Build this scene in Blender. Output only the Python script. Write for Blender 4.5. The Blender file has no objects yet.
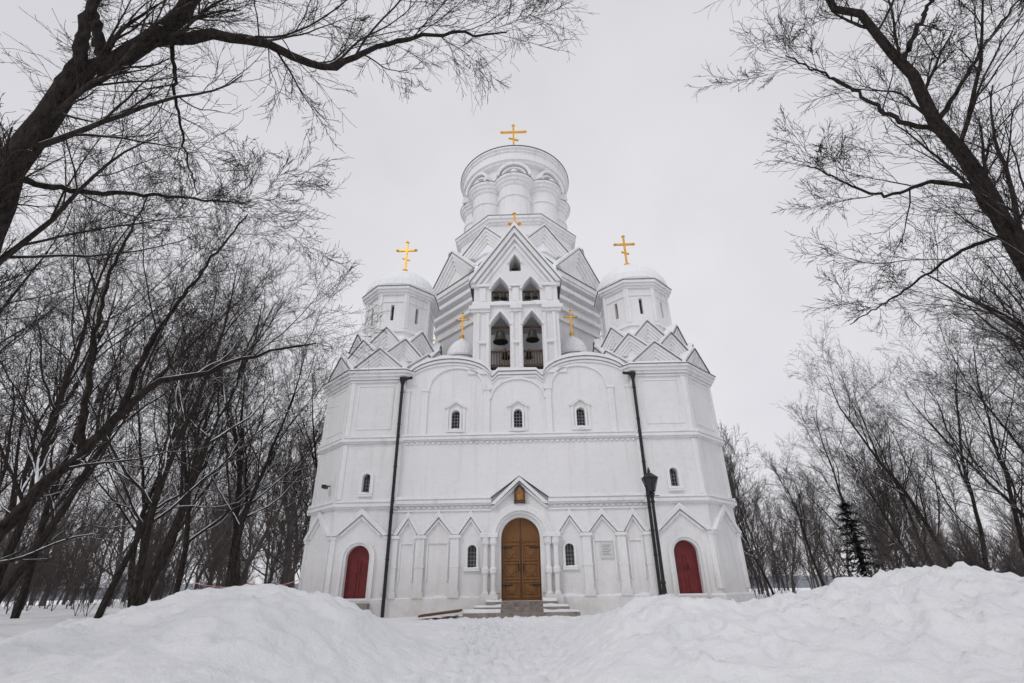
import bpy, bmesh, math, random
import numpy as np
from mathutils import Matrix, Vector, noise
random.seed(7)
scene=bpy.context.scene
rad=math.radians

# ------------------------------------------------------------------ materials
def newmat(name,spec=.3):
    m=bpy.data.materials.new(name); m.use_nodes=True
    nt=m.node_tree; b=nt.nodes['Principled BSDF']
    b.inputs['Specular IOR Level'].default_value=spec
    return m,nt,b
def N(nt,t,**kw):
    n=nt.nodes.new(t)
    for k,v in kw.items(): setattr(n,k,v)
    return n
def ramp(nt,fac,stops):
    r=N(nt,'ShaderNodeValToRGB'); nt.links.new(fac,r.inputs[0])
    e=r.color_ramp.elements
    e[0].position,e[0].color=stops[0][0],(*stops[0][1],1)
    e[1].position,e[1].color=stops[1][0],(*stops[1][1],1)
    for p,c in stops[2:]:
        x=e.new(p); x.color=(*c,1)
    return r.outputs[0]
def noisen(nt,vec,scale,detail=5,rough=.6):
    n=N(nt,'ShaderNodeTexNoise'); n.inputs['Scale'].default_value=scale
    n.inputs['Detail'].default_value=detail; n.inputs['Roughness'].default_value=rough
    if vec is not None: nt.links.new(vec,n.inputs['Vector'])
    return n.outputs['Fac']
def mapping(nt,scale=(1,1,1)):
    tc=N(nt,'ShaderNodeTexCoord'); mp=N(nt,'ShaderNodeMapping'); mp.inputs['Scale'].default_value=scale
    nt.links.new(tc.outputs['Object'],mp.inputs[0]); return mp.outputs[0]
def mix(nt,fac,a,b,mode='MIX'):
    m=N(nt,'ShaderNodeMix'); m.data_type='RGBA'; m.blend_type=mode
    for s,v in ((m.inputs[0],fac),(m.inputs[6],a),(m.inputs[7],b)):
        if hasattr(v,'links') or hasattr(v,'is_linked'): nt.links.new(v,s)
        elif isinstance(v,(int,float)): s.default_value=v
        else: s.default_value=(*v,1)
    return m.outputs[2]
def bump(nt,h,b,strength=.3,dist=.05):
    n=N(nt,'ShaderNodeBump'); n.inputs['Strength'].default_value=strength; n.inputs['Distance'].default_value=dist
    nt.links.new(h,n.inputs['Height']); nt.links.new(n.outputs[0],b.inputs['Normal'])

def mat_whitewash(name,base,dirt,amount):
    m,nt,b=newmat(name,.1)
    v=mapping(nt); vs=mapping(nt,(2.2,2.2,.16))
    big=ramp(nt,noisen(nt,v,.4,3,.6),[(.3,tuple(c*.93 for c in base)),(.62,base)])
    st=ramp(nt,noisen(nt,vs,1.3,4,.68),[(.53,(0,0,0)),(.74,(amount,)*3)])
    col=mix(nt,st,big,dirt)
    fn=noisen(nt,v,6,5,.75)
    fine=ramp(nt,fn,[(.34,(.93,.925,.92)),(.48,(1,1,1))])
    col=mix(nt,1.0,col,fine,'MULTIPLY')
    geo=N(nt,'ShaderNodeTexCoord'); sx=N(nt,'ShaderNodeSeparateXYZ'); nt.links.new(geo.outputs['Object'],sx.inputs[0])
    mr=N(nt,'ShaderNodeMapRange'); mr.inputs[1].default_value=1.6; mr.inputs[2].default_value=-.4; mr.inputs[3].default_value=0; mr.inputs[4].default_value=.75
    nt.links.new(sx.outputs[2],mr.inputs[0])
    mu=N(nt,'ShaderNodeMath',operation='MULTIPLY'); nt.links.new(mr.outputs[0],mu.inputs[0]); nt.links.new(noisen(nt,v,2.2,4,.7),mu.inputs[1])
    col=mix(nt,mu.outputs[0],col,(.40,.36,.32))
    nt.links.new(col,b.inputs['Base Color']); b.inputs['Roughness'].default_value=.9
    br=N(nt,'ShaderNodeTexBrick'); br.inputs['Scale'].default_value=1.0
    br.inputs['Brick Width'].default_value=.28; br.inputs['Row Height'].default_value=.09; br.inputs['Mortar Size'].default_value=.008
    br.inputs['Color1'].default_value=(1,1,1,1); br.inputs['Color2'].default_value=(.85,.85,.85,1); br.inputs['Mortar'].default_value=(.3,.3,.3,1)
    cb=N(nt,'ShaderNodeCombineXYZ'); ad=N(nt,'ShaderNodeMath',operation='ADD')
    nt.links.new(sx.outputs[0],ad.inputs[0]); nt.links.new(sx.outputs[1],ad.inputs[1])
    nt.links.new(ad.outputs[0],cb.inputs[0]); nt.links.new(sx.outputs[2],cb.inputs[1]); nt.links.new(cb.outputs[0],br.inputs['Vector'])
    bw=N(nt,'ShaderNodeMath',operation='MULTIPLY_ADD'); nt.links.new(br.outputs['Color'],bw.inputs[0]); bw.inputs[1].default_value=.5
    nt.links.new(fn,bw.inputs[2])
    bump(nt,bw.outputs[0],b,.32,.025)
    return m
def mat_snow(name,rough_bump=.35,sc=3.0):
    m,nt,b=newmat(name,.2)
    v=mapping(nt)
    col=ramp(nt,noisen(nt,v,.9,3,.6),[(.3,(.84,.85,.88)),(.7,(.90,.91,.93))])
    nt.links.new(col,b.inputs['Base Color']); b.inputs['Roughness'].default_value=.75
    bump(nt,noisen(nt,v,sc,9,.66),b,rough_bump,.22)
    return m
def mat_plain(name,c1,c2,rough=.6,metal=0,scale=4,bmp=.2,stretch=(1,1,1)):
    m,nt,b=newmat(name,.4); v=mapping(nt,stretch)
    f=noisen(nt,v,scale,4,.65)
    nt.links.new(ramp(nt,f,[(.3,c1),(.7,c2)]),b.inputs['Base Color'])
    b.inputs['Roughness'].default_value=rough; b.inputs['Metallic'].default_value=metal
    if bmp: bump(nt,f,b,bmp,.02)
    return m
def mat_bark(name,snow,th=1.0):
    m,nt,b=newmat(name,.1); v=mapping(nt)
    vs=mapping(nt,(1,1,.3))
    f=noisen(nt,vs,16,6 if snow else 2,.75)
    col=ramp(nt,f,[(.35,(.012,.010,.010)),(.68,(.066,.054,.047))])
    if snow:
        g=N(nt,'ShaderNodeNewGeometry'); s=N(nt,'ShaderNodeSeparateXYZ'); nt.links.new(g.outputs['Normal'],s.inputs[0])
        a=N(nt,'ShaderNodeMath',operation='MULTIPLY_ADD'); nt.links.new(noisen(nt,v,2.2,4,.65),a.inputs[0]); a.inputs[1].default_value=1.0
        nt.links.new(s.outputs[2],a.inputs[2])
        mr=N(nt,'ShaderNodeMapRange'); mr.inputs[1].default_value=th; mr.inputs[2].default_value=th+.07
        nt.links.new(a.outputs[0],mr.inputs[0])
        col=mix(nt,mr.outputs[0],col,(.82,.84,.87))
        if th>.9: bump(nt,f,b,1.0,.06)
    nt.links.new(col,b.inputs['Base Color']); b.inputs['Roughness'].default_value=.9
    return m

M_WALL=mat_whitewash('whitewash',(.83,.825,.83),(.62,.585,.55),.45)
M_TRIM=mat_whitewash('whitewash_trim',(.85,.85,.855),(.56,.52,.47),.5)
M_SNOW=mat_snow('snow_roof',.5); M_SNOWG=mat_snow('snow_ground',.8,2.0)
M_FLASH=mat_plain('zinc_flashing',(.10,.105,.11),(.2,.205,.215),.5,.3,4,.1)
M_GOLD=mat_plain('gold_leaf',(.72,.36,.05),(.9,.52,.12),.3,1,6,.03)
M_WOOD=mat_plain('oak_door',(.13,.055,.015),(.25,.11,.03),.5,0,5,.3,(6,6,.5))
M_RED=mat_plain('red_paint',(.12,.012,.014),(.19,.02,.022),.5,0,5,.2)
M_IRON=mat_plain('black_iron',(.012,.012,.013),(.03,.03,.032),.45,.3,8,.1)
M_LATT=mat_plain('window_lattice',(.16,.16,.165),(.28,.28,.285),.6,0,8,.1)
M_BRONZE=mat_plain('bell_bronze',(.035,.038,.035),(.08,.07,.055),.4,.7,6,.1)
M_GLASS=mat_plain('dark_glass',(.02,.022,.028),(.05,.055,.065),.12,0,2,0)
M_BROWN=mat_plain('dark_timber',(.06,.03,.018),(.12,.065,.04),.7,0,6,.3)
M_STONE=mat_plain('step_stone',(.16,.13,.11),(.32,.29,.26),.85,0,5,.4)
M_BARK=mat_bark('bark_snowy',True,.95); M_LIMB=mat_bark('limb_snowy',True,.86); M_TWIG=mat_bark('twig',False)
M_FAR=mat_plain('forest_twig_hazed',(.06,.05,.047),(.12,.10,.095),.9,0,1,0)  # twig brown lightened, distance haze painted into the colour
M_NEEDLE=mat_plain('spruce_needles',(.005,.011,.008),(.016,.028,.018),.8,0,3,0)
M_ICON=mat_plain('icon_paint',(.18,.02,.015),(.5,.28,.06),.5,0,9,0)
M_PLAQ=mat_plain('plaque_stone',(.6,.6,.6),(.68,.68,.67),.4,0,8,.05)
M_TAPER=mat_plain('tape_red',(.5,.12,.1),(.65,.5,.5),.5,0,3,0)
M_HILL=mat_plain('hazy_hill',(.22,.235,.27),(.30,.315,.35),1,0,.05,0)  # pale blue-grey paints the air haze into the hill's own colour

# ------------------------------------------------------------------ mesh builder
class MB:
    def __init__(s,mat): s.v=[];s.f=[];s.M=Matrix.Identity(4);s.mat=mat
    def add(s,vs,fs):
        b=len(s.v); s.v+=[tuple(s.M@Vector(v)) for v in vs]; s.f+=[tuple(b+i for i in f) for f in fs]
    def box(s,x0,x1,y0,y1,z0,z1):
        s.add([(x0,y0,z0),(x1,y0,z0),(x1,y1,z0),(x0,y1,z0),(x0,y0,z1),(x1,y0,z1),(x1,y1,z1),(x0,y1,z1)],
              [(0,3,2,1),(4,5,6,7),(0,1,5,4),(1,2,6,5),(2,3,7,6),(3,0,4,7)])
    def prism(s,poly,y0,y1):
        n=len(poly)
        s.add([(x,y0,z) for x,z in poly]+[(x,y1,z) for x,z in poly],
              [tuple(range(n)),tuple(range(2*n-1,n-1,-1))]+[(i,n+i,n+(i+1)%n,(i+1)%n) for i in range(n)])
    def band(s,inn,out,y0,y1):
        for i in range(len(inn)-1):
            q=[inn[i],inn[i+1],out[i+1],out[i]]
            fs=[(0,1,2,3),(7,6,5,4),(0,4,5,1),(2,6,7,3)]
            if i==0: fs.append((3,7,4,0))
            if i==len(inn)-2: fs.append((1,5,6,2))
            s.add([(x,y0,z) for x,z in q]+[(x,y1,z) for x,z in q],fs)
    def ring(s,cx,cy,a0,z0,z1,a1=None,n=8,rot=None):
        a1=a0 if a1 is None else a1
        k=1/math.cos(math.pi/n); off=math.pi/n if rot is None else rot
        vs=[]
        for a,z in ((a0,z0),(a1,z1)):
            for i in range(n):
                t=off+i*2*math.pi/n; vs.append((cx+a*k*math.cos(t),cy+a*k*math.sin(t),z))
        s.add(vs,[tuple(range(n-1,-1,-1)),tuple(range(n,2*n))]+[(i,(i+1)%n,n+(i+1)%n,n+i) for i in range(n)])
    def lathe(s,prof,cx=0,cy=0,n=32):
        vs=[];fs=[]
        for r,z in prof:
            for i in range(n):
                t=i*2*math.pi/n; vs.append((cx+r*math.cos(t),cy+r*math.sin(t),z))
        m=len(prof)
        for j in range(m-1):
            for i in range(n): fs.append((j*n+i,j*n+(i+1)%n,(j+1)*n+(i+1)%n,(j+1)*n+i))
        fs.append(tuple(range(n-1,-1,-1))); fs.append(tuple((m-1)*n+i for i in range(n)))
        s.add(vs,fs)
    def tube(s,pts,r,n=8):
        for a,b in zip(pts[:-1],pts[1:]):
            a=Vector(a);b=Vector(b);d=(b-a);L=d.length
            if L<1e-5: continue
            q=d.to_track_quat('Z','Y').to_matrix().to_4x4()
            T=Matrix.Translation(a)@q
            vs=[T@Vector((r*math.cos(i*2*math.pi/n),r*math.sin(i*2*math.pi/n),z)) for z in (0,L) for i in range(n)]
            s.add(vs,[tuple(range(n-1,-1,-1)),tuple(range(n,2*n))]+[(i,(i+1)%n,n+(i+1)%n,n+i) for i in range(n)])
    def obj(s,name,parent=None,smooth=False):
        me=bpy.data.meshes.new(name); me.from_pydata(s.v,[],s.f)
        bm=bmesh.new(); bm.from_mesh(me); bmesh.ops.recalc_face_normals(bm,faces=bm.faces); bm.to_mesh(me); bm.free()
        me.materials.append(s.mat)
        o=bpy.data.objects.new(name,me); scene.collection.objects.link(o)
        if parent: o.parent=parent
        if smooth:
            for p in me.polygons: p.use_smooth=True
            try: me.set_sharp_from_angle(angle=rad(35))
            except Exception: pass
        return o
def carve(o,cut):
    c=cut.obj('cutter'); m=o.modifiers.new('b','BOOLEAN'); m.operation='DIFFERENCE'; m.solver='EXACT'; m.object=c
    c.parent=o.parent
    dg=bpy.context.evaluated_depsgraph_get(); dg.update()
    me=bpy.data.meshes.new_from_object(o.evaluated_get(dg)); o.modifiers.clear(); o.data=me
    bpy.data.objects.remove(c,do_unlink=True)
def empty(name,loc=(0,0,0),rz=0):
    e=bpy.data.objects.new(name,None); e.location=loc; e.rotation_euler=(0,0,rz); scene.collection.objects.link(e); return e
def face(cx,cy,a,deg):
    t=rad(deg); n=Vector((math.sin(t),-math.cos(t),0))
    return Matrix.Translation(Vector((cx,cy,0))+n*a)@Matrix.Rotation(t,4,'Z')
def arc(hw,zs,n=14,x0=0,h=None,pointed=False):
    h=hw if h is None else h
    out=[]
    for i in range(n+1):
        t=math.pi*(1-i/n); x=hw*math.cos(t); z=h*math.sin(t)
        if pointed: z=h*(1-abs(x)/hw)**.72
        out.append((x0+x,zs+z))
    return out
def archpoly(hw,z0,zs,**k): 
    x0=k.get('x0',0); return [(x0-hw,z0)]+arc(hw,zs,**k)+[(x0+hw,z0)]
def setM(Mx,*mbs):
    for m in mbs: m.M=Mx

# ------------------------------------------------------------------ CHURCH
church=empty('white_stone_church',(.22,22,1.08),rad(-1.2))
trim=MB(M_TRIM); snow=MB(M_SNOW); iron=MB(M_IRON); gold=MB(M_GOLD); glass=MB(M_GLASS); flash=MB(M_FLASH); latt=MB(M_LATT)
wood=MB(M_WOOD); red=MB(M_RED); bronze=MB(M_BRONZE); brown=MB(M_BROWN); stone=MB(M_STONE)

def chevron(mb,x0,z0,w,h,t,y0,y1):
    L=math.hypot(w,h); 
    inn=[(x0-w+t*L/h,z0),(x0,z0+h-t*L/w),(x0+w-t*L/h,z0)]
    out=[(x0-w,z0),(x0,z0+h),(x0+w,z0)]
    mb.band(inn,out,y0,y1)
def chevcap(mb,x0,z0,w,h,d0,d1,y0,y1,over=.03):
    k=math.hypot(w,h)/w
    n=7; inn=[];out=[]
    for i in range(-n,n+1):
        f=i/n; x=x0+f*(w+over); zz=z0+h*(1-abs(f)*(w+over)/w)
        wob=0 if mb is not snow else random.uniform(-.3,.5)*(d1-d0)
        inn.append((x,zz+d0*k)); out.append((x,zz+d1*k+wob))
    mb.band(inn,out,y0,y1)
def snowledge(x0,x1,y0,y1,z,t):
    # uneven ridge of snow lying on a straight ledge
    n=max(2,int((x1-x0)/.28)); inn=[];out=[]
    for i in range(n+1):
        x=x0+(x1-x0)*i/n; inn.append((x,z)); out.append((x,z+t*random.uniform(.45,1.35)))
    snow.band(inn,out,y0,y1)
def gable(Mx,w,h,z0,depth,steps=3,t=.13,proj=.1,x0=0,sn=.1):
    setM(Mx,trim,snow,flash)
    L=math.hypot(w,h); ww,hh=w,h
    trim.prism([(x0-w+.02,z0),(x0,z0+h-.03),(x0+w-.02,z0)],0.0,depth)
    for i in range(steps):
        chevron(trim,x0,z0,ww,hh,t,-proj*(steps-i),.01+.002*i)
        ww-=t*L/h; hh-=t*L/w
        if ww<t*2: break
    chevcap(flash,x0,z0,w,h,.002,.035,-proj*steps-.06,depth)
    chevcap(snow,x0,z0,w,h,.036,.036+sn,-proj*steps+.0,depth)
    setM(Matrix.Identity(4),trim,snow,flash)
def window(Mx,u,z0,hw,zs,hood=.0,cut=None,frame=.09):
    T=Mx@Matrix.Translation((u,0,0)); setM(T,trim,snow,latt,glass)
    if cut: cut.M=T; cut.prism(archpoly(hw,z0,zs),-.6,.35)
    glass.prism(archpoly(hw+.02,z0-.02,zs),.26,.3)
    for k in (-.36,.36): latt.box(k*hw-.014,k*hw+.014,.17,.2,z0,zs+hw*.9)
    nz=int((zs+hw-z0)/.15)
    for i in range(1,nz): 
        z=z0+i*.15; latt.box(-hw,hw,.167,.197,z-.014,z+.014)
    trim.band([(-hw-.002,z0)]+arc(hw+.002,zs)+[(hw+.002,z0)],[(-hw-frame,z0)]+arc(hw+frame,zs)+[(hw+frame,z0)],-.07,.02)
    trim.box(-hw-.14,hw+.14,-.11,.02,z0-.1,z0-.003)
    snowledge(-hw-.13,hw+.13,-.12,.2,z0-.002,.07)
    if hood:
        zt=zs+hw+.1
        trim.box(-hw-.24,-hw-.13,-.06,.02,z0-.1,zt); trim.box(hw+.13,hw+.24,-.06,.02,z0-.1,zt)
        chevron(trim,0,zt,hw+.32,hood,.08,-.12,.02)
        snow.band([(-hw-.3,zt+.02),(0,zt+hood+.003),(hw+.3,zt+.02)],[(-hw-.3,zt+.07),(0,zt+hood+.07),(hw+.3,zt+.06)],-.13,0)
    setM(Matrix.Identity(4),trim,snow,latt,glass)
def cross(x,y,z0,h,w,ball=.16):
    t=h*.023
    gold.lathe([(0.02,z0-.1),(ball*.5,z0-.1),(ball*.5,z0),(ball*.9,z0+ball*.4),(ball,z0+ball),(ball*.8,z0+ball*1.6),(.04,z0+ball*2)],x,y,14)
    z=z0+ball*1.9
    gold.box(x-t,x+t,y-t,y+t,z,z0+h)
    zb=z+(z0+h-z)*.7
    gold.box(x-w/2,x+w/2,y-t*.9,y+t*.9,zb-t,zb+t)
    gold.M=Matrix.Translation((x,y,z+(z0+h-z)*.38))@Matrix.Rotation(rad(20),4,'Y')
    gold.box(-w*.22,w*.22,-t*.8,t*.8,-t*.7,t*.7); gold.M=Matrix.Identity(4)
    for px,pz in ((x-w/2,zb),(x+w/2,zb),(x,z0+h)): 
        gold.M=Matrix.Translation((px,y,pz)); gold.lathe([(.005,-t*2.2),(t*2.2,0),(.005,t*2.2)],0,0,8); gold.M=Matrix.Identity(4)

I4=Matrix.Identity(4)
# --- front wall
ZC=9.35
def top_profile(off=0):
    pts=[(-5.35,ZC-.1+off)]
    for i in range(17):
        t=math.pi*(1-i/16); pts.append((-3.2+2.0*math.cos(t),ZC+1.0*math.sin(t)+off))
    pts+=[(-.9,9.65+off),(.9,9.65+off)]
    for i in range(17):
        t=math.pi*(1-i/16); pts.append((3.2+2.0*math.cos(t),ZC+1.0*math.sin(t)+off))
    pts.append((5.35,ZC-.1+off)); return pts
w=MB(M_WALL); w.prism([(-5.35,-1.2)]+top_profile()+[(5.35,-1.2)],0,.9)
cutf=MB(M_WALL)
cutf.prism(archpoly(.8,-.02,2.28),-.6,.55)
for u in (-1.98,1.98): window(I4,u,1.15,.18,1.85,.0,cutf)
for u in (-2.85,0,2.85): window(I4,u,6.85,.19,7.6,.36,cutf)
cutf.M=I4
fw=w.obj('front_wall',church); carve(fw,cutf)
tp=top_profile(); 
trim.band([(x,z-.16) for x,z in tp[1:-1]],[(x,z-.03) for x,z in tp[1:-1]],-.14,.0)
trim.band([(x,z-.3) for x,z in tp[1:-1]],[(x,z-.2) for x,z in tp[1:-1]],-.07,.0)
flash.band([(x,z-.028) for x,z in tp[1:-1]],[(x,z+.002) for x,z in tp[1:-1]],-.18,1.2)
snow.band([(x,z+.004) for x,z in tp[1:-1]],[(x,z+.16+random.uniform(-.03,.06)) for x,z in tp[1:-1]],-.16,1.2)
for x in (-5.15,-4.3,-1.42,1.42,4.3,5.15): trim.box(x-.13,x+.13,-.09,0,6.62,8.85); trim.box(x-.17,x+.17,-.13,0,8.72,8.84)
for x in (-2.86,2.86):
    trim.band(arc(1.25,8.86,18,x,1.0),arc(1.36,8.86,18,x,1.12),-.08,0)
trim.band(arc(1.22,8.3,18,0,.95),arc(1.32,8.3,18,0,1.06),-.08,0)
def course(z0,z1,p):
    trim.box(-5.45,5.45,-p,0,z0,z1)
course(6.35,6.42,.09); course(6.42,6.52,.18); course(6.52,6.58,.12); snowledge(-5.4,5.4,-.18,0,6.58,.09)
for s in (-1,1):
    a,b=sorted((s*1.2,s*5.45))
    trim.box(a,b,-.12,0,3.58,3.66); trim.box(a,b,-.22,0,3.66,3.78); trim.box(a,b,-.15,0,3.78,3.84); snowledge(a,b,-.22,0,3.84,.1)
    trim.box(a,b,-.07,0,3.36,3.42)
x=-5.3
while x<5.35:
    trim.box(x,x+.12,-.07,0,6.24,6.33)
    if abs(x)>1.3: trim.box(x,x+.12,-.07,0,3.47,3.56)
    x+=.24
chevron(trim,0,3.6,1.22,1.12,.13,-.26,0); 
chevron(trim,0,3.45,1.22,1.02,.09,-.14,0)
flash.band([(-1.22,3.845),(0,4.725),(1.22,3.845)],[(-1.22,3.855),(0,4.735),(1.22,3.855)],-.28,0)
snow.band([(-1.22,3.857),(0,4.737),(1.22,3.857)],[(-1.22,3.93),(0,4.85),(1.22,3.93)],-.26,0)
ic=MB(M_ICON); ic.box(-.17,.17,-.13,-.1,3.75,4.15); ic.obj('icon_panel',church)
brown.band([(-.17,3.75),(-.17,4.15),(0,4.33),(.17,4.15),(.17,3.75)],[(-.23,3.7),(-.23,4.18),(0,4.43),(.23,4.18),(.23,3.7)],-.24,0)
brown.box(-.24,.24,-.22,0,3.63,3.7)
# portal
for r0,r1,y in ((.80,.93,-.03),(.93,1.04,-.16),(1.04,1.2,-.25),(1.2,1.34,-.12)):
    trim.band([(-r0,.25)]+arc(r0,2.28,18)+[(r0,.25)],[(-r1,.25)]+arc(r1,2.28,18)+[(r1,.25)],y,.02)
for s in (-1,1):
    for xx in (1.1,1.42):
        trim.lathe([(.15,.0),(.15,.25),(.1,.32),(.1,.9),(.15,.98),(.15,1.12),(.1,1.2),(.1,1.95),(.16,2.05),(.16,2.28)],s*xx,-.26,14)
    a,b=sorted((s*.92,s*1.62)); trim.box(a,b,-.43,0,2.28,2.42); trim.box(a,b,-.45,0,-.2,.2)
    snowledge(a,b,-.42,-.26,2.42,.06)
wood.prism(archpoly(.8,0,2.28),.3,.4)
for s in (-1,1):
    for x0,x1 in ((.05,.09),(.68,.74)): a,b=sorted((s*x0,s*x1)); wood.box(a,b,.25,.3,.08,2.25)
    for z in (.08,.62,.74,1.3,1.42,2.0,2.16): a,b=sorted((s*.06,s*.74)); wood.box(a,b,.26,.3,z,z+.07)
    for z0,z1 in ((.2,.56),(.85,1.25),(1.53,1.95)):
        a,b=sorted((s*.2,s*.6)); wood.box(a,b,.27,.3,z0,z1)
        wood.M=Matrix.Translation((s*.4,.27,(z0+z1)/2))@Matrix.Rotation(rad(45),4,'Y'); wood.box(-.12,.12,-.035,.0,-.12,.12); wood.M=I4
    iron.tube([(s*.1,.26,1.05),(s*.1,.2,1.05),(s*.1,.2,1.3),(s*.1,.26,1.3)],.02,6)
    for z in (.5,1.9): a,b=sorted((s*.35,s*.78)); iron.box(a,b,.235,.255,z,z+.045)
brown.box(-.012,.012,.27,.299,.02,3.0)
# pilasters and triangular pediments
for s in (-1,1):
    for xx in (2.68,4.1,5.2):
        x=s*xx
        trim.box(x-.17,x+.17,-.16,0,.3,2.3); trim.box(x-.22,x+.22,-.2,0,.12,.34); trim.box(x-.24,x+.24,-.22,0,2.3,2.42)
        trim.box(x-.2,x+.2,-.18,0,1.2,1.28)
    for xc,hw in ((2.05,.62),(3.39,.72),(4.66,.56)):
        chevron(trim,s*xc,2.44,hw,.85,.1,-.18,0); chevron(trim,s*xc,2.44,hw-.17,.62,.07,-.1,0)
        snow.band([(s*xc-hw,2.443),(s*xc,3.295),(s*xc+hw,2.443)],[(s*xc-hw,2.49),(s*xc,3.37),(s*xc+hw,2.49)],-.18,0)
    for xc,hw in ((3.39,.45),(4.66,.3)):
        trim.band([(s*xc-hw+.06,.7),(s*xc-hw+.06,2.1),(s*xc+hw-.06,2.1),(s*xc+hw-.06,.7)],[(s*xc-hw,.7),(s*xc-hw,2.16),(s*xc+hw,2.16),(s*xc+hw,.7)],-.06,0)
    trim.box(*sorted((s*1.64,s*5.45)),-.14,0,-1.0,.1); snowledge(*sorted((s*1.64,s*5.3)),-.14,0,.1,.09)
pl=MB(M_PLAQ); pl.box(3.22,3.72,-.07,-.0,1.45,2.02); pl.obj('wall_plaque',church)
for i in range(7): iron.box(3.29,3.65-.05*(i%3),-.074,-.071,1.93-.06*i,1.942-.06*i)
# --- steps
for i,(hw,y0,z0,z1) in enumerate(((1.35,-.9,-.6,-.03),(1.75,-1.3,-.7,-.2),(2.1,-1.7,-.8,-.36))):
    stone.box(-hw,hw,y0,-.12 if i==0 else y0+.45,z0,z1)
    snowledge(-hw+.02,-.75,y0+.03,y0+.39,z1+.002,.09); snowledge(.8,hw-.02,y0+.03,y0+.39,z1+.002,.09)
brown.M=Matrix.Translation((-2.9,-1.5,-.33))@Matrix.Rotation(rad(-6),4,'Y'); brown.box(-.75,.7,-.5,.5,-.05,.02); brown.M=I4

# --- chapels
A=2.9
def chapel(cx,cy,front,side):
    w=MB(M_WALL); w.ring(cx,cy,A,-1.2,9.6)
    cut=MB(M_WALL)
    faces=[0,45*side,-45*side,90*side] if front else [180,90*side,135*side]
    for deg in faces:
        F=face(cx,cy,A,deg); setM(F,trim,snow)
        for u in (-1.1,1.1):
            trim.box(u-.1,u+.1,-.08,.02,.3,2.3); trim.box(u-.1,u+.1,-.05,.02,3.9,6.25); trim.box(u-.1,u+.1,-.05,.02,6.65,9.3)
            trim.box(u-.12,u+.12,-.12,.02,2.3,2.42)
        for z0,z1 in ((7.0,9.0),):
            trim.band([(-.78,z0),(-.78,z1),(.78,z1),(.78,z0),(-.78,z0)],[(-.84,z0-.06),(-.84,z1+.06),(.84,z1+.06),(.84,z0-.06),(-.84,z0-.06)],-.03,.02)
        chevron(trim,0,2.44,1.15,1.0,.12,-.18,.02); chevron(trim,0,2.44,.9,.77,.08,-.1,.02)
        snow.band([(-1.15,2.443),(0,3.445),(1.15,2.443)],[(-1.15,2.49),(0,3.52),(1.15,2.49)],-.18,0)
        snowledge(-1.2,1.2,-.18,0,3.76,.1); snowledge(-1.2,1.2,-.18,0,6.53,.1)
        setM(I4,trim,snow)
        if deg==0:
            cut.M=F; cut.prism(archpoly(.48,.0,1.6),-.6,.35); setM(F,trim,red,iron,stone)
            red.prism(archpoly(.48,.0,1.6),.2,.3)
            for q in (-.44,.03): 
                for z in (.15,1.0): red.box(q,q+.41,.17,.2,z,z+.06)
            for q in (-.44,-.1,.03,.38): red.box(q,q+.06,.17,.2,.15,1.55)
            iron.tube([(.08,.16,1.0),(.08,.16,1.2)],.014,6)
            for r0,r1,y in ((.48,.58,-.08),(.58,.7,-.15)):
                trim.band([(-r0,0)]+arc(r0,1.6)+[(r0,0)],[(-r1,0)]+arc(r1,1.6)+[(r1,0)],y,.02)
            stone.box(-.7,.7,-.55,0,-.6,-.03)
            setM(I4,trim,red,iron,stone)
        if deg in (0,90*side): window(F,0.0,4.1,.17,4.8,.0,cut,.14)
    body=w.obj('chapel_walls',church); 
    if cut.v: carve(body,cut)
    for z0,z1,p in ((-1.2,.08,.14),(3.5,3.58,.08),(3.58,3.7,.18),(3.7,3.76,.12),(6.28,6.36,.08),(6.36,6.47,.18),(6.47,6.53,.12),(9.2,9.3,.08),(9.32,9.45,.16),(9.45,9.6,.25),(9.6,9.72,.34)):
        trim.ring(cx,cy,A+p,z0,z1)
    snow.ring(cx,cy,A+.12,.08,.14)
    flash.ring(cx,cy,A+.38,9.72,9.745); snow.ring(cx,cy,A+.35,9.747,9.93,A+.15)
    tiers=[(2.8,9.9,1.12,.98,0),(2.46,10.6,1.0,1.02,22.5),(2.1,11.4,.86,1.0,0)]
    snow.ring(cx,cy,2.6,9.88,10.6,2.3); snow.ring(cx,cy,2.3,10.55,11.5,2.0); snow.ring(cx,cy,2.0,11.4,12.5,1.65)
    for a,z,hw,h,ro in tiers:
        for k in range(8): gable(face(cx,cy,a,45*k+ro),hw,h,z,.5,4,.12,.07,sn=.09)
    w2=MB(M_WALL); w2.ring(cx,cy,1.72,11.5,15.1)
    cut2=MB(M_WALL)
    for k in range(8):
        F=face(cx,cy,1.72,45*k)
        cut2.M=F; cut2.prism([(-.09,13.2),(-.09,14.15),(.09,14.15),(.09,13.2)],-.3,.3)
        glass.M=F; glass.box(-.12,.12,.24,.28,13.15,14.2); glass.M=I4
        trim.M=F
        for u in (-.66,.66): trim.box(u-.07,u+.07,-.07,.02,12.7,14.8)
        trim.M=I4
    o=w2.obj('chapel_drum',church); carve(o,cut2)
    for z0,z1,p in ((12.5,12.65,.1),(14.3,14.38,.05),(14.75,14.87,.1),(14.87,15.0,.2),(15.0,15.16,.3)): trim.ring(cx,cy,1.72+p,z0,z1)
    flash.ring(cx,cy,2.06,15.16,15.185)
    snow.lathe([(2.03,15.187),(2.08,15.32),(1.98,15.75),(1.7,16.25),(1.2,16.7),(.6,17.0),(.2,17.12),(.1,17.25)],cx,cy,32)
    cross(cx,cy,17.2,2.35,1.1,.2)
for cx,cy,f,s in ((-6.6,2.8,True,-1),(6.6,2.8,True,1),(-6.6,15.2,False,-1),(6.6,15.2,False,1)): chapel(cx,cy,f,s)

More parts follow.
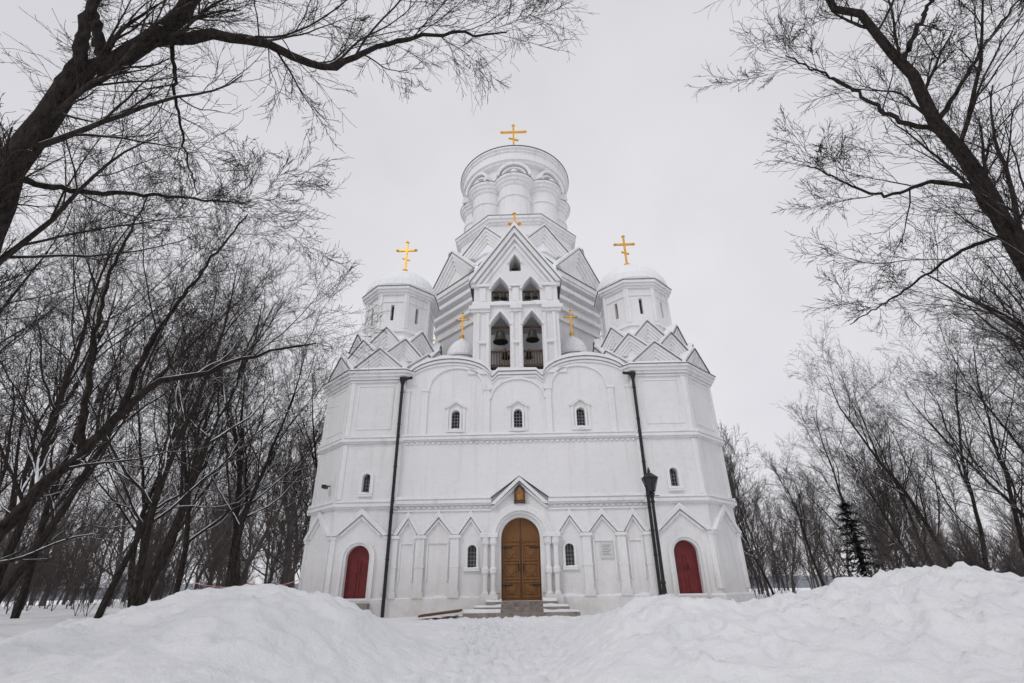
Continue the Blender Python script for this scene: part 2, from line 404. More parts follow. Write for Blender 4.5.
# --- gallery
g=MB(M_WALL)
g.box(-6.5,-5.2,5,13,-1.2,9.2); g.box(5.2,6.5,5,13,-1.2,9.2); g.box(-5,5,16.5,17.4,-1.2,9.2); g.box(-5.0,5.0,.92,16.6,8.6,9.2)
g.obj('gallery_walls',church)
snow.box(-6.6,6.6,1.0,17.5,9.21,9.42)
for s in (-1,1):
    x=s*3.0
    trim.lathe([(.6,9.2),(.6,11.0),(.7,11.05),(.74,11.2),(.8,11.35)],x,2.4,24)
    flash.lathe([(.83,11.35),(.83,11.375)],x,2.4,24)
    snow.lathe([(.79,11.377),(.83,11.5),(.77,11.85),(.58,12.2),(.32,12.45),(.1,12.6),(.06,12.75)],x,2.4,24)
    cross(x,2.4,12.65,1.6,.66,.13)

# --- central tower
TY=9.0
w=MB(M_WALL); w.ring(0,TY,5.2,8.0,17.6); w.obj('tower_octagon',church)
for z0,z1,p in ((12.4,12.6,.12),(14.6,14.8,.12),(15.3,15.5,.22),(16.0,16.2,.30),(16.6,16.85,.4),(17.2,17.38,.48),(17.38,17.7,.58)): trim.ring(0,TY,5.2+p,z0,z1)
for z,p in ((15.5,.2),(16.2,.28),(16.85,.38)): snow.ring(0,TY,5.2+p,z,z+.05)
flash.ring(0,TY,5.84,17.7,17.73)
for k in range(8):
    trim.M=face(0,TY,5.2,45*k)
    for u in (-2.0,2.0): trim.box(u-.16,u+.16,-.1,.02,9,14.6)
    trim.M=I4
snow.ring(0,TY,5.78,17.732,17.92,5.6)
snow.ring(0,TY,5.5,17.85,20.2,4.3); snow.ring(0,TY,4.75,19.7,21.8,3.9)
for k in range(8):
    gable(face(0,TY,5.5,45*k),2.25,2.3,17.9,1.5,4,.2,.1,sn=.13)
    gable(face(0,TY,4.72,45*k+22.5),1.85,2.0,19.75,1.4,4,.17,.09,sn=.12)
w=MB(M_WALL); w.ring(0,TY,3.95,20.5,23.0); 
w.obj('upper_octagon',church)
for z0,z1,p in ((21.6,21.75,.12),(22.5,22.65,.12),(22.65,22.85,.26),(22.85,23.06,.38)): trim.ring(0,TY,3.95+p,z0,z1)
flash.ring(0,TY,4.37,23.06,23.085); snow.ring(0,TY,4.3,23.087,23.22,4.1)
w=MB(M_WALL)
w.lathe([(3.1,23.0),(3.1,28.6)],0,TY,48)
lobes=MB(M_WALL)
for k in range(8):
    t=rad(45*k); x=2.76*math.cos(t); y=TY+2.76*math.sin(t)
    lobes.lathe([(1.16,23.1),(1.16,26.5)],x,y,28)
    trim.lathe([(1.34,23.1),(1.34,23.45),(1.18,23.5)],x,y,28)
    trim.lathe([(1.2,26.2),(1.28,26.3),(1.28,26.42),(1.42,26.5),(1.42,26.65),(1.55,26.75),(1.55,26.95)],x,y,28)
    flash.lathe([(1.58,26.95),(1.58,26.975)],x,y,28)
    snow.lathe([(1.53,26.98),(1.4,27.08)],x,y,28)
    trim.lathe([(1.18,25.2),(1.24,25.22),(1.24,25.32),(1.18,25.34)],x,y,28)
w.obj('drum_core',church,True); lobes.obj('drum_half_cylinders',church,True)
w=MB(M_WALL); w.lathe([(3.6,26.95),(3.6,28.3)],0,TY,64); w.obj('drum_belt',church,True)
for k in range(8):
    F=face(0,TY,3.6,45*k); setM(F,trim)
    trim.band(arc(1.05,27.0,14,0,1.05),arc(1.25,27.0,14,0,1.25),-.42,.3)
    trim.band(arc(.8,27.0,14,0,.8),arc(.95,27.0,14,0,.95),-.25,.3)
    trim.M=F@Matrix.Translation((0,-.2,27.35)); trim.lathe([(.02,-.3),(.2,-.22),(.3,0),(.2,.22),(.02,.3)],0,0,14)
    setM(I4,trim)
w=MB(M_TRIM)
w.lathe([(3.7,28.2),(3.95,28.25),(3.95,28.4),(4.1,28.45),(4.1,29.1),(4.2,29.14),(4.2,29.3),(4.32,29.35),(4.32,29.5),(4.1,29.52)],0,TY,72); w.obj('drum_crown_ring',church,True)
flash.lathe([(4.37,29.52),(4.37,29.55)],0,TY,72)
sn=MB(M_SNOW); sn.lathe([(4.3,29.552),(4.2,29.72),(3.4,30.4),(2.4,31.1),(1.3,31.6),(.4,31.9),(.2,32.6),(.15,33.2)],0,TY,48); sn.obj('drum_dome',church,True)
cross(0,TY,33.3,3.3,2.0,.35)

# --- belfry
BW=2.15
w=MB(M_WALL)
w.prism([(-BW,9.3),(-BW,14.7),(0,17.85),(BW,14.7),(BW,9.3)],.12,2.7)
cut=MB(M_WALL)
for x in (-.8,.8):
    cut.prism(archpoly(.48,9.8,12.2,x0=x,pointed=True,h=.75),-.5,1.5)
    cut.prism(archpoly(.46,13.55,14.3,x0=x,pointed=True,h=.7),-.5,1.5)
cut.prism(archpoly(.3,15.45,15.9,pointed=True,h=.55),-.5,4.0)
b=w.obj('belfry_walls',church); carve(b,cut)
# bell chamber cut open at the back and sides to lighten its interior
cut=MB(M_WALL); cut.box(-1.7,1.7,.6,3.2,9.7,13.0); cut.box(-1.7,1.7,.62,3.2,13.5,15.0)
for s in (-1,1): cut.box(*sorted((s*1.5,s*2.5)),.9,2.2,10.0,12.7); cut.box(*sorted((s*1.5,s*2.5)),1.0,2.1,13.6,14.6)
carve(b,cut)
hw=BW+.2
for i,(h_,t,y) in enumerate(((BW+.2,.2,-.18),(BW-.1,.14,-.06),(BW-.38,.12,.03))):
    chevron(trim,0,14.62-.02*i,h_,h_*1.5,t,y,.2)
chevcap(flash,0,14.62,hw,hw*1.5,.002,.03,-.24,2.8); chevcap(snow,0,14.62,hw,hw*1.5,.031,.17,-.2,2.8)
for z0,z1,p in ((9.55,9.8,.2),(12.95,13.1,.12),(13.1,13.3,.22),(14.45,14.6,.16)):
    for x0,x1 in ((-BW-p,-1.3),( -.3,.3),(1.3,BW+p)): trim.box(x0,x1,.12-p,.14,z0,z1)
trim.box(-BW-.08,BW+.08,-.04,.14,13.32,13.45); snowledge(-BW-.05,BW+.05,-.03,.12,13.45,.08)
for x in (-1.9,-1.42,1.42,1.9,-.2,.2): trim.box(x-.07,x+.07,.02,.14,9.9,12.9)
for x in (-1.7,0,1.7): trim.box(x-.24,x+.24,.0,.14,11.2,11.35); trim.box(x-.16,x+.16,.04,.14,13.6,14.4)
for x in (-.8,.8):
    for z0,zs,hw_,h in ((9.8,12.2,.48,.75),(13.55,14.3,.46,.7)):
        trim.band(arc(hw_+.01,zs,14,x,h+.01,True),arc(hw_+.13,zs,14,x,h+.2,True),-.02,.14)
trim.band(arc(.31,15.9,14,0,.56,True),arc(.41,15.9,14,0,.72,True),-.0,.14)
for s in (-1,1):
    gable(Matrix.Translation((s*BW,1.45,0))@Matrix.Rotation(rad(90*s),4,'Z'),1.25,1.9,14.65,.6,2,.15,.06,sn=.07)
def bell(x,y,z,r):
    bronze.lathe([(r,z-r*1.75),(r*.93,z-r*1.6),(r*.72,z-r*1.15),(r*.6,z-r*.6),(r*.52,z-r*.25),(r*.3,z-r*.05),(.03,z)],x,y,24)
    brown.box(x-r*.1,x+r*.1,y-.03,y+.03,z-.02,z+r*.6)
for x,y,z,r in ((-.8,.42,12.1,.38),(.8,.42,12.1,.34),(-.6,1.6,11.5,.24),(.62,1.5,11.4,.22),(-1.0,.35,14.25,.17),(-.62,.35,14.25,.2),(.62,.35,14.25,.19),(1.0,.35,14.2,.16),(0,.3,15.95,.18)): bell(x,y,z,r)
for z in (12.25,14.33): brown.box(-1.28,1.28,.42,.5,z,z+.08)
for z in (10.1,10.85): brown.box(-1.28,1.28,.3,.36,z,z+.07)
for i in range(20):
    x=-1.25+i*2.5/19
    if abs(x)>.32: brown.box(x-.018,x+.018,.31,.35,9.8,10.88)
brown.box(-1.6,1.6,.62,2.5,9.71,9.78); brown.box(-1.6,1.6,2.3,2.4,9.9,10.9)
trim.lathe([(.5,16.6),(.5,17.9),(.6,18.0),(.6,18.15),(.3,18.6),(.08,18.9)],0,3.1,20)
cross(0,3.1,18.9,2.9,.6,.13)

# --- drain pipes
for s in (-1,1):
    x=s*5.36
    iron.tube([(x-s*.45,-.3,9.35),(x-s*.1,-.3,9.3),(x,-.28,9.1),(x,-.28,-.5),(x+s*.02,-.55,-.75)],.07,10)
    iron.lathe([(.07,9.0),(.16,9.3),(.16,9.36)],x,-.28,10)
    for z in (1.5,3.3,5.2,7.1,8.6): iron.lathe([(.085,z),(.085,z+.05)],x,-.28,10)
iron.tube([(-8.3,.6,4.6),(-8.5,.3,4.55)],.03,6); iron.M=Matrix.Translation((-8.5,.2,4.5)); iron.box(-.08,.08,-.2,.15,-.07,.07); iron.M=I4

trim.obj('mouldings',church); snow.obj('roof_snow',church,False); iron.obj('ironwork',church); gold.obj('gilded_crosses',church)
glass.obj('window_panes',church); wood.obj('main_door',church); red.obj('chapel_doors',church); bronze.obj('bells',church,True)
brown.obj('timberwork',church); stone.obj('entrance_steps',church); flash.obj('zinc_flashing',church); latt.obj('window_lattices',church)

# ------------------------------------------------------------------ street lamp
lamp=empty('street_lamp',(5.2,19.6,.45))
L=MB(M_IRON)
L.lathe([(.16,0),(.16,.12),(.12,.2),(.12,.7),(.085,.85),(.07,1.1),(.09,1.16),(.065,1.25),(.055,3.85),(.09,3.9),(.06,4.0),(.1,4.15),(.14,4.2),(.04,4.25)],0,0,16)
L.ring(0,0,.12,4.25,4.29,.13,6); L.ring(0,0,.26,4.74,4.78,.27,6); L.ring(0,0,.3,4.78,4.98,.07,6); L.lathe([(.05,4.97),(.06,5.05),(.01,5.2)],0,0,8)
for i in range(6):
    t=i*math.pi/3+math.pi/6; L.tube([(.14*math.cos(t),.14*math.sin(t),4.28),(.3*math.cos(t),.3*math.sin(t),4.75)],.017,5)
L.tube([(-.28,0,4.12),(.28,0,4.12)],.018,6)
L.obj('pole_and_frame',lamp)
LG=MB(M_GLASS); LG.ring(0,0,.1,4.29,4.74,.24,6); LG.obj('lantern_glass',lamp)

# ------------------------------------------------------------------ ground
cx_=[-30,-14,-9.5,-8.3,-6.8,-5.4,-4.3,-3.6,-2.8,-2,-1.2,0,.6,1.0,1.7,2.8,4.1,5.5,6.9,7.8,8.9,10,14,30]
cz_=[.45,.55,.65,.78,1.12,1.28,1.22,.95,.48,.12,-.04,-.06,.04,.25,.68,1.0,.92,1.08,1.36,1.54,1.36,1.2,.8,.5]
rng=np.random.default_rng(3)
dents=[]
for track in range(7):
    x0=rng.uniform(-2.0,.9); ph=rng.uniform(0,6)
    y=3.0; sd=1
    while y<20:
        y+=rng.uniform(.3,.42); sd=-sd
        dents.append((x0*(1-.5*(y/20))+.3*math.sin(y*.5+ph)+sd*.13+rng.normal(0,.05),y,.1,rng.uniform(.05,.10)))
for _ in range(90): dents.append((rng.uniform(2.2,9),rng.uniform(5,11),.12,rng.uniform(.04,.09)))
def smooth(a,b,x):
    t=np.clip((x-a)/(b-a),0,1); return t*t*(3-2*t)
xs=np.concatenate([-14-np.geomspace(.3,1500,50)[::-1],np.linspace(-14,14,460),14+np.geomspace(.3,1500,50)])
ys=np.concatenate([-6-np.geomspace(.5,200,14)[::-1],np.linspace(-6,2,30)[:-1],np.linspace(2,22,330),22+np.geomspace(.3,1800,60)])
X,Y=np.meshgrid(xs,ys)
def ground(X,Y):
    base=.56*smooth(5,19,Y)-6*smooth(60,260,Y)-1.5*smooth(40,100,np.abs(X))
    hc=np.interp(X+.35*np.sin(Y*.9),cx_,cz_)
    wd=np.where(Y<11,4.4,3.2)
    pile=hc*np.exp(-(np.abs(Y-11-.5*np.sin(X*.7))/wd)**2.2)
    low=.35*smooth(-1.2,-4,X)*np.exp(-((Y-4)/3.5)**2)+.3*smooth(1.5,5,X)*np.exp(-((Y-4)/3.5)**2)
    return base+pile+low,pile
H,PILE=ground(X,Y)
nz=np.zeros_like(H)
near=(np.abs(X)<22)&(Y>-7)&(Y<34)
idx=np.argwhere(near)
for i,j in idx:
    x,y=X[i,j],Y[i,j]
    p=max(0,PILE[i,j])
    n1=noise.noise((x*.55,y*.55,3.1)); n2=noise.noise((x*1.7,y*1.7,7.7)); n3=noise.noise((x*4.5,y*4.5,1.3))
    rg=1-abs(noise.noise((x*1.1+5,y*1.1,4.4)))*2; rg2=1-abs(noise.noise((x*3.1,y*3.1,9.4)))*2
    k=.35+min(1,p)
    nz[i,j]=n1*.17*k+n2*.085*k+n3*.022+(rg*rg*rg*.11+max(0,rg2)**3*.05)*min(1,p*1.2)
    if -3.2<x<2.8 and p<.6: nz[i,j]+=(n3*.05+noise.noise((x*8,y*8,2))*.02)*(1-p*1.6)
H=H+nz
for dx,dy,dr,dd in dents:
    m=(np.abs(X-dx)<.5)&(np.abs(Y-dy)<.6)
    q=((X[m]-dx)/dr)**2+((Y[m]-dy)/(dr*1.7))**2
    H[m]+=-dd*np.exp(-q*q)+dd*.35*np.exp(-(q-2.2)**2)
def gz(x,y):
    h,_=ground(np.array([[x]],float),np.array([[y]],float)); return float(h[0,0])
ny,nx=X.shape
co=np.stack([X,Y,H],-1).reshape(-1,3)
ii=np.arange(ny*nx).reshape(ny,nx)
fa=np.stack([ii[:-1,:-1],ii[:-1,1:],ii[1:,1:],ii[1:,:-1]],-1).reshape(-1,4)
def fastmesh(name,co,fa,mats,midx=None,smoothit=True):
    me=bpy.data.meshes.new(name); me.vertices.add(len(co)); me.vertices.foreach_set('co',co.astype(np.float32).ravel())
    k=fa.shape[1]; me.loops.add(fa.size); me.loops.foreach_set('vertex_index',fa.astype(np.int32).ravel())
    me.polygons.add(len(fa)); me.polygons.foreach_set('loop_start',(np.arange(len(fa))*k).astype(np.int32))
    try: me.polygons.foreach_set('loop_total',np.full(len(fa),k,np.int32))
    except Exception: pass
    for m in mats: me.materials.append(m)
    if midx is not None: me.polygons.foreach_set('material_index',midx.astype(np.int32))
    me.polygons.foreach_set('use_smooth',np.full(len(fa),smoothit))
    me.update(calc_edges=True); me.validate(); return me
def link(name,me,parent=None):
    o=bpy.data.objects.new(name,me); scene.collection.objects.link(o)
    if parent: o.parent=parent
    return o
link('snow_ground',fastmesh('snow_ground',co,fa,[M_SNOWG]))

# ------------------------------------------------------------------ trees
def nrm(v): return v/np.maximum(np.linalg.norm(v,axis=-1,keepdims=True),1e-9)
def grow(P0,D0,L,R0,S,wig,trop,rng,tip=.25):
    n=len(P0); P=np.zeros((n,S+1,3)); P[:,0]=P0; d=nrm(D0)
    for i in range(S):
        d=d+rng.normal(0,wig,(n,3)); d[:,2]+=trop; d=nrm(d)
        P[:,i+1]=P[:,i]+d*(L/S)[:,None]
    R=R0[:,None]*(1-(1-tip)*np.linspace(0,1,S+1)[None,:])
    return P,R
def spawn(P,R,Ls,c,t0,t1,ang,ratio,rr,rng,falloff=.6,rmin=.004):
    n,S1,_=P.shape; S=S1-1
    idx=np.repeat(np.arange(n),c); t=t0+(t1-t0)*((np.tile(np.arange(c),n)+rng.random(n*c))/c)
    f=t*S; i=np.minimum(f.astype(int),S-1); fr=(f-i)[:,None]
    pos=P[idx,i]*(1-fr)+P[idx,i+1]*fr; tg=nrm(P[idx,i+1]-P[idx,i]); r=R[idx,i]*(1-fr[:,0])+R[idx,i+1]*fr[:,0]
    pr=nrm(np.cross(rng.normal(size=tg.shape),tg)); a=(ang+rng.normal(0,.2,len(idx)))[:,None]
    d=tg*np.cos(a)+pr*np.sin(a)
    ln=Ls[idx]*ratio*(1.15-falloff*t)*rng.uniform(.45,1.35,len(idx))
    return pos,d,ln,np.maximum(np.minimum(r*.8,r*rr*rng.uniform(.7,1.2,len(idx))),rmin)
def tubes(P,R,k):
    n,S1,_=P.shape
    T=np.zeros_like(P); T[:,1:-1]=P[:,2:]-P[:,:-2]; T[:,0]=P[:,1]-P[:,0]; T[:,-1]=P[:,-1]-P[:,-2]; T=nrm(T)
    md=nrm(P[:,-1]-P[:,0]); ref=np.eye(3)[np.argmin(np.abs(md),axis=1)][:,None,:]
    U=nrm(np.cross(T,np.broadcast_to(ref,T.shape))); V=np.cross(T,U)
    a=np.arange(k)*2*np.pi/k
    ring=P[:,:,None,:]+R[:,:,None,None]*(U[:,:,None,:]*np.cos(a)[None,None,:,None]+V[:,:,None,:]*np.sin(a)[None,None,:,None])
    co=ring.reshape(-1,3)
    base=(np.arange(n)*S1*k)[:,None,None]+(np.arange(S1-1)*k)[None,:,None]+np.arange(k)[None,None,:]
    nxt=(np.arange(n)*S1*k)[:,None,None]+(np.arange(S1-1)*k)[None,:,None]+((np.arange(k)+1)%k)[None,None,:]
    fa=np.stack([base,nxt,nxt+k,base+k],-1).reshape(-1,4)
    return co,fa
def assemble(name,parts,mats):
    cs=[];fs=[];ms=[];o=0
    for P,R,k,mi in parts:
        c,f=tubes(P,R,k); cs.append(c); fs.append(f+o); ms.append(np.full(len(f),mi)); o+=len(c)
    return fastmesh(name,np.concatenate(cs),np.concatenate(fs),mats,np.concatenate(ms))
def tree_mesh(name,seed,H=14,r=.2,levels=((15,.22,.98,.6,.45),(9,.12,1,.6,.5),(6,.1,1,.6,.5),(4,.1,1,.6,.55)),mats=None,rmin=.006,lean=.08,up=.06):
    rng=np.random.default_rng(seed)
    P,R=grow(np.zeros((1,3)),np.array([[rng.normal(0,lean),rng.normal(0,lean),1]]),np.array([H*1.0]),np.array([r]),14,.08,.03,rng,.12)
    parts=[(P,R,9,0)]; Ls=np.array([H])
    for li,(c,t0,t1,an,ra) in enumerate(levels):
        pos,d,ln,rr=spawn(P,R,Ls,c,t0,t1,an,ra,.55,rng,.65 if li==0 else .5,rmin)
        S=(9,7,4,3)[li]; P,R=grow(pos,d,ln,rr,S,(.11,.13,.16,.2)[li],(up,up*.8,.02,.0)[li],rng,.3)
        R=np.maximum(R,rmin*.8); Ls=ln; parts.append((P,R,(6,4,3,3)[li],1 if li<2 else 2))
    return assemble(name,parts,mats or [M_BARK,M_LIMB,M_TWIG])
def catmull(pts,S):
    p=np.array(pts,float); d=np.r_[0,np.cumsum(np.linalg.norm(np.diff(p,axis=0),axis=1))]; 
    q=np.vstack([2*p[0]-p[1],p,2*p[-1]-p[-2]])
    out=[]
    for s in np.linspace(0,d[-1],S+1):
        i=min(np.searchsorted(d,s,side='right')-1,len(p)-2); t=(s-d[i])/(d[i+1]-d[i])
        a,b,c,e=q[i],q[i+1],q[i+2],q[i+3]
        out.append(.5*((2*b)+(-a+c)*t+(2*a-5*b+4*c-e)*t*t+(-a+3*b-3*c+e)*t**3))
    return np.array(out),d[-1]
def hero(name,seed,lines,subs=((18,.2,1,.65,.5),(9,.12,1,.6,.52),(7,.1,1,.6,.5),(4,.1,1,.55,.5)),rmin=.0042,jit=.07,Lcap=5.5):
    rng=np.random.default_rng(seed); S=30; Ps=[];Rs=[];Ls=[];LL=[]
    for pts,r0,r1 in lines:
        P,L=catmull(pts,S); P[1:-1]+=rng.normal(0,jit*min(1,r0*4+.3),P[1:-1].shape)*.5
        Ps.append(P); Rs.append((r0+(r1-r0)*np.linspace(0,1,S+1)**.8)*(1+rng.normal(0,.03,S+1))); Ls.append(min(max(L,3.5),Lcap)); LL.append(L)
    P=np.array(Ps);R=np.array(Rs);Ls=np.array(Ls); parts=[(P,R,16,0)]
    for li,(c,t0,t1,an,ra) in enumerate(subs):
        pos,d,ln,rr=spawn(P,R,Ls,c,t0,t1,an,ra,.38 if li==0 else .55,rng,.4,rmin)
        if li==0:
            rr=np.minimum(rr,.05); idx=np.repeat(np.arange(len(LL)),c)
            keep=rng.random(len(idx))<np.clip(np.array(LL)[idx]/9,.3,1)
            pos,d,ln,rr=pos[keep],d[keep],ln[keep],rr[keep]
        Sg=(12,8,5,3)[li]; P,R=grow(pos,d,ln,rr,Sg,(.09,.10,.11,.14)[li],(.04,.02,.01,0)[li],rng,.2)
        R=np.maximum(R,rmin*.75); Ls=ln; parts.append((P,R,(7,5,3,3)[li],(1,1,2,2)[li]))
    me=assemble(name,parts,[M_BARK,M_LIMB,M_TWIG]); return link(name,me)
T1=[(-9.3,7.6,-.3),(-8.7,7.1,1.6),(-7.95,6.39,3.56),(-7.51,5.8,5.21),(-7.17,5.42,6.45),(-6.94,5.2,7.36),(-6.78,5.12,8.21),(-6.43,5.22,9.16),(-5.94,5.17,9.71),(-5.58,5.15,10.21),(-5.23,4.97,11.49),(-4.74,4.73,13.35)]
a=[(-5.94,5.17,9.71),(-5.05,5.33,10.06),(-4.21,5.52,10.13),(-3.28,5.88,10.07),(-2.08,5.9,10.72),(-.95,6.01,11.1),(0,6.15,11.35)]
b_=[(-6.78,5.12,8.21),(-6.49,4.82,9.05),(-6.43,4.54,10.09),(-6.43,4.16,11.31)]
c_=[(-6.43,5.22,9.16),(-6.76,4.91,10.23),(-6.66,4.5,11.77)]
d_=[(-7.0,5.31,6.9),(-6.58,5.94,7.21),(-5.88,6.59,7.71),(-4.93,7.28,8.11)]
e_=[(-5.66,5.18,10.1),(-5.98,6.1,9.61),(-6.12,6.94,9.03),(-6.24,7.66,8.71)]
hero('bare_tree',11,[(T1,.34,.08),(a,.11,.014),(b_,.12,.03),(c_,.10,.03),(d_,.055,.012),(e_,.04,.01)])
T2=[(-11.6,9.5,.2),(-10.3,9.93,1.77),(-9.83,10.13,2.73),(-9.44,10.2,3.49),(-8.99,10.29,4.22),(-8.47,10.31,5.1),(-7.96,10.26,5.66),(-7.11,10.51,6.05),(-6.05,10.87,6.68),(-4.9,11.22,7.11)]
f_=[(-8.47,10.31,5.1),(-8.11,10.05,6.54),(-7.36,9.87,8.29),(-6.55,9.79,10.03)]
g_=[(-8.99,10.29,4.22),(-9.12,9.88,5.98),(-9.0,9.36,7.95),(-8.54,9.04,9.99)]
hero('bare_tree',12,[(T2,.2,.02),(f_,.07,.015),(g_,.08,.015)],subs=((16,.2,1,.65,.45),(8,.12,1,.6,.5),(6,.1,1,.6,.5),(4,.1,1,.6,.5)))
R=[(10.6,8.9,-.4),(9.9,8.1,2.4),(9.25,7.46,4.55),(8.4,6.82,6.32),(8.04,6.55,7.56),(7.53,6.28,8.8),(7.23,6.08,10.12),(6.68,5.92,11.36),(6.06,5.86,12.39),(5.26,5.7,14.09)]
r1=[(7.62,6.33,8.69),(7.14,6.52,9.21),(6.62,6.65,10.33),(5.78,6.78,11.42)]
r2=[(8.04,6.55,7.56),(7.52,6.89,8.0),(7.07,7.44,8.25),(6.2,7.78,9.37)]
r3=[(7.23,6.08,10.12),(7.69,5.68,10.95),(8.24,5.11,12.11)]
r4=[(8.27,6.72,6.75),(8.06,7.45,6.86),(7.6,8.45,6.63),(7.17,9.42,6.47)]
r5=[(7.53,6.28,8.8),(8.32,5.74,9.91),(9.12,5.27,10.86)]
hero('bare_tree',17,[(R,.25,.035),(r1,.05,.012),(r2,.05,.012),(r3,.06,.012),(r4,.04,.01),(r5,.05,.012)],subs=((26,.25,1,.7,.52),(9,.12,1,.6,.52),(7,.1,1,.6,.5),(4,.1,1,.55,.5)))

tm=[tree_mesh('bare_tree_mesh',100+i,H=13+i%3,r=.12+.02*(i%3),rmin=.0055) for i in range(5)]
rngp=np.random.default_rng(21)
def put(name,me,x,y,s,parent=None,rz=None,tilt=(0,0),zs=1):
    o=link(name,me,parent); o.location=(x,y,gz(x,y)-.1); o.scale=(s,s,s*zs)
    o.rotation_euler=(tilt[0],tilt[1],rngp.uniform(0,6.28) if rz is None else rz); return o
left=[(-11.5,17,.95),(-13,14,.8),(-13.5,20,1.15),(-11.8,24,1.1),(-16,17,1.0),(-17,23,1.2),(-14,28,1.2),(-20,20,1.15),(-19,28,1.25),(-23,26,1.2),(-17.5,12.5,.8),(-22,16.5,1.0),(-27,21,1.2),(-12.5,33,1.1),(-17.5,34,1.2),(-23,34,1.3),(-15.2,25,1.0),(-21,31,1.2)]
for i,(x,y,s) in enumerate(left): put('bare_tree',tm[i%5],x,y,s,tilt=(rngp.normal(0,.06),rngp.normal(.03,.08)))
right=[(19,19,.62),(22,20,.8),(21,25,.8),(24,22,.9),(19,30,.75),(24,30,.9),(17,37,.7),(21,38,.75),(27,37,.9),(31,30,1.0),(28,26,1.0),(16.5,13.5,.8),(15.5,11.5,.62),(18.5,15.5,.85),(25,33,.85),(20.5,22,.7)]
for i,(x,y,s) in enumerate(right): put('bare_tree',tm[(i+2)%5],x,y,s,tilt=(rngp.normal(0,.06),rngp.normal(-.03,.08)))
fm=[tree_mesh('forest_tree_mesh',200+i,H=12,r=.13,levels=((15,.12,.98,.6,.38),(8,.1,1,.6,.5),(7,.1,1,.6,.5)),mats=[M_FAR,M_FAR,M_FAR],rmin=.012) for i in range(3)]
forest=empty('distant_forest')
for i in range(180):
    side=-1 if i%2 else 1
    y=rngp.uniform(38,92); x=side*(rngp.uniform(.27,1.15)*y if side<0 else rngp.uniform(.35,1.2)*y)
    put('tree',fm[i%3],x,y,rngp.uniform(.8,1.25)*(1.1 if side<0 else .8),forest)
# undergrowth: a mass of low bushes along the wood edge
sm=tree_mesh('shrub_mesh',300,H=2.4,r=.025,levels=((18,.02,.9,.5,.7),(8,.1,1,.6,.5),(6,.1,1,.6,.5)),mats=[M_FAR,M_FAR,M_FAR],rmin=.006)
under=empty('undergrowth_bushes')
for i in range(110):
    side=-1 if i%2 else 1
    y=rngp.uniform(24,52); x=side*rngp.uniform(.42,1.1)*y
    if side>0 and .5<x/y<.72 and y<40: continue
    if abs(x)<12.5: x=side*12.8
    put('bush',sm,x,y,rngp.uniform(.6,1.3),under)

def spruce(name,x,y,h,seed):
    rng=np.random.default_rng(seed); co=[];fa=[];mi=[]
    tr=MB(M_BARK); nw=15
    for w_ in range(nw):
        f=w_/nw; z=h*(.08+.9*f); Lb=h*.32*(1-f)**.85+.05; nb=9
        for b in range(nb):
            t=b*2*math.pi/nb+rng.uniform(-.25,.25)+w_*.7; l=Lb*rng.uniform(.65,1.15); zj=rng.normal(0,h*.012)
            for q in range(int(34+50*(1-f))):
                u=rng.uniform(.03,1); px=u*l; dz=-.5*px+.38*u*u*l
                sp=math.sin(math.pi*min(1,u*.85+.1))*.22*l+.02
                o=rng.normal(0,sp*.55)
                c=Vector((math.cos(t)*px-math.sin(t)*o,math.sin(t)*px+math.cos(t)*o,z+zj+dz-abs(o)*.35+rng.normal(0,.015)))
                sg=1 if o>0 else -1
                ta=t+sg*.7+rng.normal(0,.3)
                d=Vector((math.cos(ta),math.sin(ta),rng.normal(-.25,.15))).normalized()*rng.uniform(.1,.2)
                s_=d.cross(Vector((0,0,1))).normalized()*.028
                k=len(co); co+= [tuple(c-s_),tuple(c+s_),tuple(c+d+s_*.3),tuple(c+d-s_*.3)]; fa.append((k,k+1,k+2,k+3)); mi.append(1 if rng.random()<.07 and u>.45 else 0)
    me=fastmesh(name,np.array(co),np.array(fa),[M_NEEDLE,M_SNOW],np.array(mi),False)
    e=empty(name,(x,y,gz(x,y)-.1)); link('needles',me,e)
    tr.lathe([(h*.02,0),(h*.012,h*.5),(.01,h)],0,0,8); tr.obj('trunk',e)
spruce('spruce_tree',12.35,19.6,4.0,1); spruce('spruce_tree',-12.4,12.3,2.2,2); spruce('spruce_tree',-13.6,13.6,2.3,3)

hb=MB(M_HILL); n=120
prof=[]
for i in range(n+1):
    t=math.pi*(i/n); x=-900*math.cos(t); y=120+700*math.sin(t); hh=8+6*noise.noise((i*.13,0,0))+2.5*noise.noise((i*.7,3,0))
    prof.append((x,y,hh))
for i in range(n):
    (x0,y0,h0),(x1,y1,h1)=prof[i],prof[i+1]
    hb.add([(x0,y0,-9),(x1,y1,-9),(x1,y1,h1),(x0,y0,h0),(x0*1.2,y0*1.2,-9),(x1*1.2,y1*1.2,-9)],[(0,1,2,3),(3,2,5,4)])
hb.obj('distant_hill')

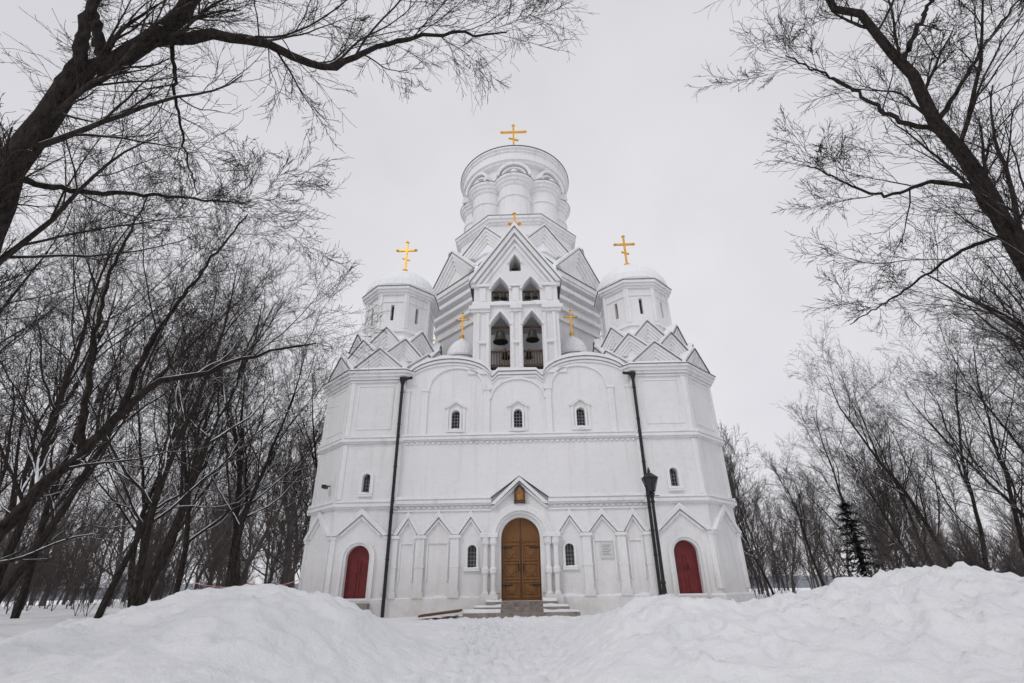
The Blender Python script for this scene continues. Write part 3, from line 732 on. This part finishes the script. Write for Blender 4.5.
fence=empty('iron_fence'); F=MB(M_IRON)
fp=[(13.6+i*.25,15+i*.05) for i in range(30)]
for x,y in fp:
    z=gz(x,y); F.tube([(x,y,z-.2),(x,y,z+1.5)],.016,5)
for zz in (1.35,.4): F.tube([(x,y,gz(x,y)+zz) for x,y in fp[::4]],.02,5)
F.obj('bars',fence)
tape=empty('barrier_tape'); T=MB(M_TAPER); pts=[]
for a0,b0 in (((-9.2,23.6,1.95),(-10.6,22.4,1.8)),((-10.6,22.4,1.8),(-11.9,20.5,1.85))):
    for i in range(7):
        f=i/6; pts.append(tuple(a0[k]+(b0[k]-a0[k])*f-(0 if k<2 else .14*math.sin(math.pi*f)) for k in range(3)))
T.tube(pts,.016,5)
for x,y in ((-10.6,22.4),(-11.9,20.5)): T.tube([(x,y,gz(x,y)-.2),(x,y,1.9)],.02,6)
T.obj('tape',tape)

# ------------------------------------------------------------------ light and camera
wd=bpy.data.worlds.new('World'); scene.world=wd; wd.use_nodes=True; nt=wd.node_tree
bg=nt.nodes['Background']; sky=N(nt,'ShaderNodeTexSky'); sky.sky_type='NISHITA'; sky.sun_disc=False
sky.sun_elevation=rad(42); sky.sun_rotation=rad(215); sky.air_density=1; sky.dust_density=5
tc=N(nt,'ShaderNodeTexCoord')
cl=ramp(nt,noisen(nt,tc.outputs['Generated'],1.5,6,.55),[(.3,(6.95,6.93,7.3)),(.7,(8.3,8.25,8.6))])
vm=mix(nt,.94,sky.outputs[0],(7,7,7))
m2=nt.nodes[-1]; nt.links.new(cl,m2.inputs[7])
nt.links.new(vm,bg.inputs[0]); bg.inputs[1].default_value=.1
sun=bpy.data.lights.new('sun','SUN'); sun.energy=.6; sun.angle=rad(20); sun.color=(1,.98,.96)
so=bpy.data.objects.new('sun',sun); scene.collection.objects.link(so)
d=Vector((math.sin(rad(215))*math.cos(rad(42)),math.cos(rad(215))*math.cos(rad(42)),math.sin(rad(42))))
so.rotation_euler=d.to_track_quat('Z','Y').to_euler()
cam=bpy.data.cameras.new('camera'); cam.sensor_width=36; cam.lens=500/1024*36; cam.clip_end=5000; cam.clip_start=.05
co_=bpy.data.objects.new('camera',cam); scene.collection.objects.link(co_)
co_.matrix_world=Matrix.Translation((0,0,1.6))@Matrix.Rotation(rad(116),4,'X')@Matrix.Rotation(rad(-.9),4,'Z')
scene.camera=co_
scene.view_settings.view_transform='Standard'; scene.view_settings.look='None'; scene.view_settings.exposure=0
